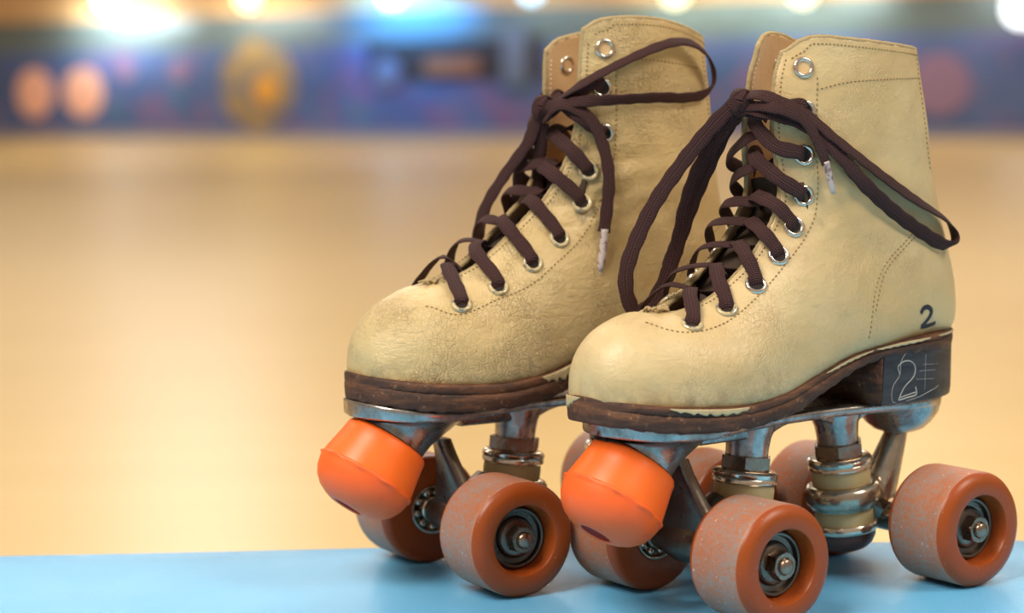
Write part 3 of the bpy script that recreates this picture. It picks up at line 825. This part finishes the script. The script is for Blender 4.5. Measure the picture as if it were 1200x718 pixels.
    for i in range(41):
        x = -148+150*i/40
        z = 77.0+5.5*(1-abs((x+64)/22)**2.4) if abs(x+64) < 22 else 77.0
        if x < -86: z = 77+4.5*max(0, 1-abs((x+112)/13)**2) if abs(x+112) < 13 else 77
        w = 8.5
        secs.append([(x, w, 84), (x, w, z+1.2), (x, w-1.2, z), (x, -w+1.2, z), (x, -w, z+1.2), (x, -w, 84)])
    section_loft(bm, secs); from_bm('spine', bm, M['alloy'], plate, auto=50)
    # toe stop housing: a cone flaring from plate down to the stop
    ax = Vector((.60, 0, -.80)).normalized(); TS = Vector(cfg['stop'])
    bm = bmesh.new()
    secs = []
    for k, (u, ) in enumerate([(0,), (.12,), (.3,), (.5,), (.7,), (.88,), (1,)]):
        c = Vector((26-2*u+8*u*u, 0, 84.5)).lerp(TS-ax*1.5, u); ra = 30*(1-u)+19*u-3*math.sin(math.pi*u); rb = 27*(1-u)+19*u-3*math.sin(math.pi*u)
        nrm = Vector((0, 0, -1)).lerp(ax, u).normalized(); uu = Vector((0, 1, 0)).cross(nrm).normalized()
        secs.append([tuple(c+uu*math.cos(2*math.pi*q/40)*ra+Vector((0, 1, 0))*math.sin(2*math.pi*q/40)*rb) for q in range(40)])
    section_loft(bm, secs)
    from_bm('stop_housing', bm, M['alloy'], plate, auto=60)
    # rear pivot boss under the heel
    bm = bmesh.new(); secs = []
    for (z, x0, x1, w) in ((84, -157, -108, 21), (79, -156, -116, 18.5), (74, -153, -120, 15), (70.5, -149, -124, 11.5), (68.8, -145, -128, 8)):
        cx, rx = (x0+x1)/2, (x1-x0)/2
        secs.append([(cx+rx*math.copysign(abs(math.cos(a))**.8, math.cos(a)), w*math.copysign(abs(math.sin(a))**.8, math.sin(a)), z) for a in [2*math.pi*q/36 for q in range(36)]])
    section_loft(bm, secs); from_bm('pivot_boss', bm, M['alloy'], plate, auto=60)
    # ------------------------------------------------ toe stop
    bm = bmesh.new()
    prof = [(-1, 0), (-1, 19.5), (-.2, 21.2), (1.4, 22.0), (6, 22.6), (13, 23.9), (19.2, 25.0), (20.2, 25.1)]
    lathe(bm, prof, TS, ax, 72); ts = from_bm('toe_stop', bm, M['orange'], root, auto=50); ts['label'] = 'bright orange rubber toe stop'
    bm = bmesh.new()
    prof = [(20.0, 24.9), (20.5, 25.7), (21.4, 25.9), (22.2, 25.3), (23.5, 25.1), (28, 23.9), (32, 21.6), (35.4, 18.0), (37.6, 13.6), (38.7, 10.4), (38.9, 8.7), (38.4, 7.7), (34.5, 7.2)]
    lathe(bm, prof, TS, ax, 72)
    bm.verts.ensure_lookup_table()
    for v in bm.verts:                                   # torn mould seam
        q = v.co/MM-TS; hgt = q.dot(ax)
        if 20.3 < hgt < 21.8:
            a = math.atan2(q.y, q.dot(ax.cross(Vector((0, 1, 0))))); n = (q-ax*hgt).normalized()
            v.co += (n*(.35*math.sin(a*9)+.3*math.sin(a*23))+ax*.35*math.sin(a*14+1))*MM
    dm = from_bm('stop_dome', bm, M['orange_dome'], ts, auto=60)
    bm = bmesh.new(); lathe(bm, [(38.3, 7.7), (35.5, 7.1), (35.3, 0)], TS, ax, 32); from_bm('bolt_hole', bm, M['red_hole'], ts)
    # ------------------------------------------------ trucks
    for f in (1, -1):
        X0 = 0 if f > 0 else -BASE_L
        def P(x, y, z): return (X0+f*x, y, z)
        # hanger: axle housing + triangular arm up to the pivot
        bm = bmesh.new()
        lathe(bm, [(-28.2, 5.4), (-26, 6.4), (-20, 7.6), (-8, 10.0), (8, 10.0), (20, 7.6), (26, 6.4), (28.2, 5.4)], P(0, 0, D_W/2), (0, 1, 0), 40)
        arm = []
        for u, hwid, dp, xx, zz in ((0, 23, 6.0, -.5, 25), (.18, 21, 5.6, .5, 34), (.42, 15.5, 5.0, 2.5, 45), (.66, 9.5, 4.6, 5.0, 56), (.84, 6.2, 4.6, 7.5, 64), (1, 4.6, 4.4, 9.5, 71)):
            arm.append([P(xx+dp*math.copysign(abs(math.cos(a))**.6, math.cos(a)), hwid*math.copysign(abs(math.sin(a))**.7, math.sin(a)), zz+.12*dp*math.cos(a)*f) for a in [2*math.pi*q/32 for q in range(32)]])
        if f > 0: section_loft(bm, arm)
        else:
            tube(bm, [P(-9, 0, 36), P(-3.2, 0, 46), P(3, 0, 59), P(9.0, 0, 72)], lambda u: 11.0-5.8*u, 8, 32)
            tube(bm, [P(-16, 0, 42), P(0, 0, 30)], 10, 4, 24)
        if f > 0: tube(bm, [P(-18, 0, 44), P(0, 0, 32)], 9.5, 4, 24)
        hanger = from_bm('truck', bm, M['truck'] if f < 0 else M['steel'], root, auto=50)
        # kingpin stack
        kt, kb = Vector(P(-35.5, 0, 84)), Vector(P(-26.5, 0, 8))
        a = (kb-kt).normalized()
        def stack(name, prof, mat, parent=hanger, seg=48, auto=40):
            b = bmesh.new(); lathe(b, [(0 if q[1] is None else q[0], q[1]) for q in prof], kt, a, seg); return from_bm(name, b, mat, parent, auto=auto)
        stack('kingpin_boss', [(-2, 13.5), (3, 12.6), (7, 11.2), (12, 10.6), (16.5, 10.4), (17, 9.6), (17, 0)], M['alloy'])
        b = bmesh.new(); hexnut(b, kt+a*16.6, a, 13.4, 6.6, .3); from_bm('lock_nut', b, M['nut'], hanger, auto=25)
        cup = [(0, 3), (0, 13.5), (.5, 15.2), (1.6, 16.2), (3.0, 16.2), (3.8, 15.6), (4.4, 16.0), (6.0, 16.0), (6.8, 15.2), (7.0, 12)]
        stack('cushion_cup', [(23.2+h_, r_) for h_, r_ in cup], M['chrome'])
        stack('cushion', [(29.5, 14), (30, 14.6), (33, 14.9), (36.6, 14.7), (38.6, 14.2)], M['cushion'])
        stack('yoke_ring', [(37.6, 13), (37.4, 15.6), (38.4, 17.6), (40.2, 18.8), (44, 19.2), (46.6, 18.6), (48.2, 17.0), (49.6, 16.4), (50, 14), (50, 12)], M['truck'])
        stack('cushion', [(49, 13.6), (50, 14.3), (54, 14.8), (57.8, 14.6), (58.5, 13.8)], M['cushion'])
        stack('cushion_cup', [(57.8, 13), (57.6, 15.8), (58.6, 16.6), (60.6, 16.6), (61.8, 16.0), (62.6, 14.6), (62.8, 12)], M['chrome'])
        stack('kingpin_cap', [(62.4, 15.2), (65, 15.0), (68.5, 13.2), (71.0, 10.2), (72.6, 6.0), (73, 0)], M['rubber_dark'])
    # ------------------------------------------------ wheels
    global WHEEL
    for X0 in (0, -BASE_L):
        for side in (1, -1):
            if WHEEL is None: w_ = WHEEL = wheel_proto(); w_.parent = root
            else: w_ = copy_tree(WHEEL, root)
            w_.location = (X0*MM, side*(TRACK-W_W)/2*MM, D_W/2*MM)
            tw = random.choice((0, .5, 1, 1.5))*math.pi
            w_.rotation_euler = (0, 0, 0 if side > 0 else math.pi)
            w_.rotation_mode = 'XYZ'
            w_.matrix_basis = Matrix.Translation(w_.location) @ Matrix.Rotation(0 if side > 0 else math.pi, 4, 'Z') @ Matrix.Rotation(tw, 4, 'Y')
    # ------------------------------------------------ laces
    bm = bmesh.new()
    EN, EF = eyes[1], eyes[-1]
    nE = len(EN)
    def edge(t_pt, side):
        i = min(range(80, 301), key=lambda i: (Vector(boot.point(boot.n*i/300, 0, side))-t_pt).length)
        return i/300*boot.n
    up = lambda: Vector((.62, 0, .78))
    jr = random.Random(cfg['seed'])
    for k in range(1, nE):
        for side, A, B in ((1, EN, EF), (-1, EF, EN)):
            q, n = A[k]; te = edge(q, side)
            tn = min(boot.n-.3, te+cfg['rise'](k)); 
            e1, n1 = boot.frame(te+.35*(tn-te), 0, side); e1 = Vector(e1)
            e1n = Vector(boot.frame(te+.4*(tn-te), .04, side)[1])
            mid = (Vector(boot.point(te+.8*(tn-te), 0, 1))+Vector(boot.point(te+.8*(tn-te), 0, -1)))/2
            o2, no2 = boot.frame(min(boot.n-1e-3, tn+.25), 0, -side); o2 = Vector(o2); no2 = Vector(no2)
            row = boot.row(te); out = Vector((-(row[4]-row[1]), 0, (row[3]-row[0]))).normalized()
            if out.x < 0 and out.z < 0: out = -out
            out = Vector((row[0]-row[3], 0, row[1]-row[4])).normalized()      # away from the sole, out of the throat
            sag = cfg['loose'](k)*(1 if side > 0 else 1.7)
            tow = (e1-q).normalized(); sag *= jr.uniform(.7, 1.4); e1 = e1+Vector((jr.uniform(-.9, .9), 0, jr.uniform(-.9, .9))); mid = mid+Vector((jr.uniform(-1.5, 1.5), jr.uniform(-1, 1), jr.uniform(-1, 1.5)))
            if k == 1 and True:
                kn = Vector(cfg['knot'])
                e1 = Vector(boot.frame(te-.15, 0, side)[0]); pts = [q-n*3+tow*-.3, q+n*1.0+tow*1.2, q+n*2+tow*5.0, e1+e1n*1.8+out*.6, (e1+kn)/2+Vector((0, 0, -2)), kn+Vector((-1, side*2, -4))]
                nr = [n*.4+tow*-.9, n*.8-tow*.6, n, e1n, out+e1n*.5, out]
            else:
                pts = [q-n*3.2-tow*.4, q+n*.9+tow*.6, q+n*(2.7+sag*.25)+tow*4.6, e1+e1n*(2.0+sag*.5)+out*(1.2+sag*.35), mid+out*(1.2+sag*(1.0 if side > 0 else .35))+Vector((0, side*2, 0)), o2-no2*5.6-out*4.0+Vector((0, side*1.0, 0)), B[max(k-1, 0)][0]-B[max(k-1, 0)][1]*8.0]
                nr = [n*.3-tow, n*.8-tow*.7, n, e1n+out*.4, out, out*.6-no2, -no2]
            ribbon(bm, pts, nr, 6.4*cfg['lw'], 1.45, 10)
    for (pts, nrm, wd) in cfg['loops']:
        ribbon(bm, pts, nrm, wd, 1.55, 12)
    # the knot
    kn = Vector(cfg['knot']); kb_ = cfg['knot_dir']
    for (r1, r2, tilt, wdt) in ((5.2, 5.6, .25, 6.4), (5.0, 6.0, -.55, 6.0), (4.6, 5.2, 1.1, 5.6), (4.0, 4.4, 2.0, 6.0)):
        ptz, nz = [], []
        for i in range(9):
            a = 2*math.pi*i/8+tilt; v = Vector((r1*math.cos(a), 1.6*math.sin(a*2+tilt), r2*math.sin(a))); v.rotate(Matrix.Rotation(tilt, 3, 'Z'))
            ptz.append(kn+v); nz.append(v.normalized())
        ribbon(bm, ptz, nz, wdt, 2.0, 8)
    lace = from_bm('lace', bm, M['lace'], root, auto=70); lace['label'] = 'dark brown flat woven lace tied in a bow'
    for pts, r in cfg['aglets']:
        b = bmesh.new(); tube(b, pts, lambda u: r*(1.0 if u < .85 else 1-.35*(u-.85)/.15), 6, 14); from_bm('aglet', b, M['aglet'], lace)
    return root
WHEEL = None
s = NT('beige painted eyelet'); M['eyepaint'] = s.set(color=s.mix(s.ramp(s.noise(420, 4), [(.52, 0), (.6, 1)]), (.52, .41, .22), (.42, .38, .30)), rough=.3, metal=s.ramp(s.noise(420, 4), [(.52, 0), (.6, 1)]))

def ny(pts, base=(0, 1, 0)): return [base]*len(pts)
# --- right-hand boot: eyelets, stitches and lace loops measured on the boot itself
A_loopL = [(-29.5, 0, 239.5), (-22.5, -9, 229), (-12.7, -22, 210), (-1.0, -32, 187.5), (9.0, -37, 163), (10.0, -38, 148), (4, -38.5, 138), (-6, -39, 140), (-14.5, -38, 152), (-20.5, -36.5, 168), (-24.5, -30, 188.5), (-27, -20, 208), (-29, -9, 226), (-30.5, -1, 236)]
A_left3 = [(-30.2, -2, 235), (-25.2, -12, 220.5), (-23.0, -23, 205.5), (-22.0, -31, 188.5), (-20.8, -36, 170), (-17, -39, 158)]
A_loopR = [(-30, 3, 242), (-34, 14, 241.5), (-51.5, 21.5, 233), (-68.2, 26.5, 220), (-90, 30.2, 204.8), (-114, 30, 191.2), (-139, 27.0, 180.0), (-148, 24.5, 175), (-150.5, 25.5, 169), (-146.5, 27.5, 165.5), (-139, 28.5, 165.8), (-126, 29.2, 171.5), (-106, 29.8, 182.4), (-84.8, 30.4, 196.8), (-68.3, 27.4, 213), (-53.3, 22.5, 226.5), (-35.5, 15, 233.5), (-30, 3, 236)]
A_free = [(-29.3, 4, 237), (-35, 18.5, 236), (-49.4, 23.5, 230), (-56.2, 26, 219.5), (-61, 27, 209)]
CH = [([(-109.0, 103.2), (-107.7, 107.2), (-111.5, 109.6), (-116.3, 109.2), (-119.0, 106.1), (-118.0, 101.4), (-112.3, 96.7), (-109.0, 91.6), (-108.6, 90.2)], .28),
      ([(-108.8, 90.4), (-114, 91.2), (-120.0, 92.3), (-119.6, 96.2)], .38), ([(-108.8, 91.6), (-114, 92.5), (-119.6, 93.5)], .3),
      ([(-118.6, 118.5), (-113.5, 114.5), (-109.6, 109.5), (-109.0, 103.2), (-104.6, 97.5), (-104.2, 91.2), (-106.5, 89.4), (-114, 89.6), (-122, 91), (-132, 93.5), (-138, 95)], .16),
      ([(-118.6, 118.5), (-118.4, 113.5)], .12), ([(-126, 112), (-126, 94)], .10), ([(-122, 104), (-134, 103.4)], .08), ([(-124, 107), (-138, 106)], .08), ([(-120, 100), (-133, 99)], .08)]
build_skate(dict(
    boot=BOOT_RIGHT, dx=0, dz=0, loc=(.085713, 0, 0), rz=3.7559, seed=4, leather=M['leather_smooth'],
    label='front beige roller skate, rightmost of the pair, with a black 2 by its heel',
    eyes=[(-56.3, 16.2, 254.7), (-55.3, 18.6, 234.1), (-53.7, 19.5, 213.2), (-53.9, 18.7, 193.7), (-46.1, 20.5, 179.3), (-34.8, 21.9, 166.4), (-19.6, 23.0, 153.6), (-1.9, 22.6, 143.6), (18.2, 21.3, 137.5)],
    shiny=lambda q: q.z > 150, stop=(36.5, 0, 72.0), plate_cut=5, far_first=(-72, -18, 256),
    stitch=[[(-62.5, 19.2, 249.4), (-60.4, 20.8, 229.9), (-59.9, 21.4, 213.6), (-59.6, 21.6, 189.1), (-51.4, 23.3, 175.2), (-36.3, 24.9, 162.0), (-18.9, 26.2, 149.1), (.6, 27.4, 138.5), (17.6, 26.1, 134.6), (31.9, 21.8, 136.2), (39, 12, 139.6)],
            [(-62, 19.7, 244.1), (-77.5, 22.2, 247.1), (-94.1, 22.7, 248.1), (-125.7, 17.8, 248.5), (-138, 12, 248.5)],
            [(-138, 10.5, 258), (-137, 13, 245), (-137, 15, 224), (-140, 17, 203)],
            [(-119, 26.1, 171.7), (-103.8, 27.8, 162.1), (-95.1, 29, 154.4), (-89.1, 31, 144.5), (-86.4, 32, 134.3), (-84.5, 31.6, 122)],
            [(-122.8, 25.8, 171.5), (-107.2, 27.9, 161.9), (-98, 29, 154.2), (-92.2, 30.8, 144.2), (-88.9, 31.8, 136.2)]],
    ink=[[(-122.6, 29.2, 132.6), (-124.4, 29.3, 135.0), (-127.6, 29.2, 135.4), (-130.2, 28.6, 133.6), (-130.0, 28, 131), (-127.6, 27.8, 128.0), (-124.6, 27.3, 125.8)], [(-124.6, 27.3, 125.8), (-129, 27, 125.6), (-135.4, 26.3, 126.8)]],
    chalk=CH,
    paint=[(-128, -92, .16, .18, 1), (-90, -56, .12, .1, 1), (0, 42, .26, .14, 1), (58, 67, .4, .4, -1), (-165, -135, .08, .1, 1)],
    knot=(-29.5, 1.5, 238.5), knot_dir=0, rise=lambda k: 2.0 if k < 4 else 1.2, loose=lambda k: 3.2, lw=1.12,
    loops=[(A_loopL, [(.5, .8, .4)]*14, 7.6), (A_left3, [(.4, .8, .3)]*len(A_left3), 7.2),
           (A_loopR, [(.2, .8, .5)]*3+[(0, .8, .55)]*3+[(-.35, .6, .7), (-.9, .3, .2), (-.75, .3, -.5), (-.1, .3, -.9)]+[(0, .75, -.5)]*4+[(.2, .8, .3)]*4, 7.0),
           (A_free, [(.3, .9, .3)]*len(A_free), 5.8)],
    aglets=[([(-60.6, 27, 210), (-62.2, 27.3, 204), (-65.2, 27.3, 194.5)], 1.7)]))
B_loopR = [(-53.9, 2, 236), (-62.2, 21.5, 247.4), (-86.6, 27.5, 259.6), (-110, 28, 267.5), (-126, 26.5, 268.5), (-137.5, 25, 263), (-144.5, 22, 255), (-144.5, 22, 246.5), (-136, 25, 241.5), (-120, 28.5, 240), (-105, 29.8, 240.5), (-79, 27.8, 239.8), (-60, 21, 239.2), (-52.5, 5, 237)]
B_free = [(-52.8, 2, 231), (-53.5, 16, 238), (-65, 23, 232.5), (-72.2, 25.5, 219.5), (-75.2, 27.6, 201.6), (-72.8, 28.6, 182.2), (-70.6, 29.4, 173)]
B_loopL = [(-52.2, -2, 233), (-49.5, -8, 219.5), (-39.5, -16, 202), (-30.6, -22, 184.5), (-27.0, -24, 166.4), (-31, -25, 156), (-39, -24, 160), (-47, -20, 178), (-48.5, -18.5, 194.5), (-48, -14, 208), (-51, -6, 226)]
B_l3 = [(-54.2, -2, 228), (-55.2, -8, 208), (-55.8, -11, 192.5), (-57.5, -11, 179), (-60, -10, 172)]
build_skate(dict(
    boot=BOOT_LEFT, dx=-7, dz=2.2, loc=(-.028552, .068744, 0), rz=3.671, seed=9, leather=M['leather_cracked'],
    label='rear beige lace-up roller skate, leftmost of the pair, its leather cracked',
    eyes=[(-77.8, 21.2, 265.8), (-75.7, 21.7, 245.9), (-76.1, 22.2, 222.9), (-67.5, 20.8, 204.0), (-63, 20.9, 187.7), (-47.8, 23.7, 170.8), (-30.9, 25.1, 159.2), (-10.3, 25.8, 148.5), (11.1, 26.4, 141.4)],
    shiny=lambda q: q.z > 215, stop=(40, 0, 72.5), plate_cut=2, far_first=(-80, -21, 258),
    stitch=[[(-83.4, 22.9, 259.2), (-83.2, 23.1, 255.7), (-82.1, 24.2, 225.4), (-79.9, 23.9, 203.7), (-71, 22.9, 184.4), (-58.8, 25.7, 169.9), (-41.8, 28.2, 158), (-25.8, 29.6, 148.3), (-8.3, 29.8, 143), (13.6, 30, 136.8), (27.5, 20.6, 141.2)],
            [(-83.4, 22.9, 259.2), (-102.3, 24.3, 259.9), (-138.3, 17.2, 255.1)],
            [(-145, 12, 266), (-145, 14, 240), (-147, 16, 210)],
            [(-150, 20.8, 173.1), (-134.4, 27.2, 163.9), (-122.1, 29.1, 153.5), (-113.4, 29.9, 142.9)]],
    ink=None, chalk=None,
    paint=[(-60, -22, .5, .3, 1), (-130, -70, .2, .3, 1)],
    knot=(-53.5, 0, 236), knot_dir=0, rise=lambda k: 1.6 if k < 4 else 1.0, loose=lambda k: 3.2, lw=1.14,
    loops=[(B_loopR, [(.2, .5, .8)]*3+[(0, .7, .7)]*2+[(-.6, .5, .5), (-1, .2, 0), (-.6, .4, -.6)]+[(0, .85, -.4)]*4+[(.2, .8, .3)]*2, 6.0), (B_free, [(.5, .6, .6), (.4, .8, .4)]+[(.25, .95, .2)]*5, 6.6),
           (B_loopL, [(.6, .6, .5)]*len(B_loopL), 6.6), (B_l3, [(.5, .8, .2)]*len(B_l3), 6.4)],
    aglets=[([(-71, 29.4, 174.5), (-70, 30, 166), (-67.5, 30.5, 153.5)], 2.1), ([(-69.6, 30, 165), (-67.6, 30.5, 153), (-66.6, 30.4, 150.5)], .9)]))
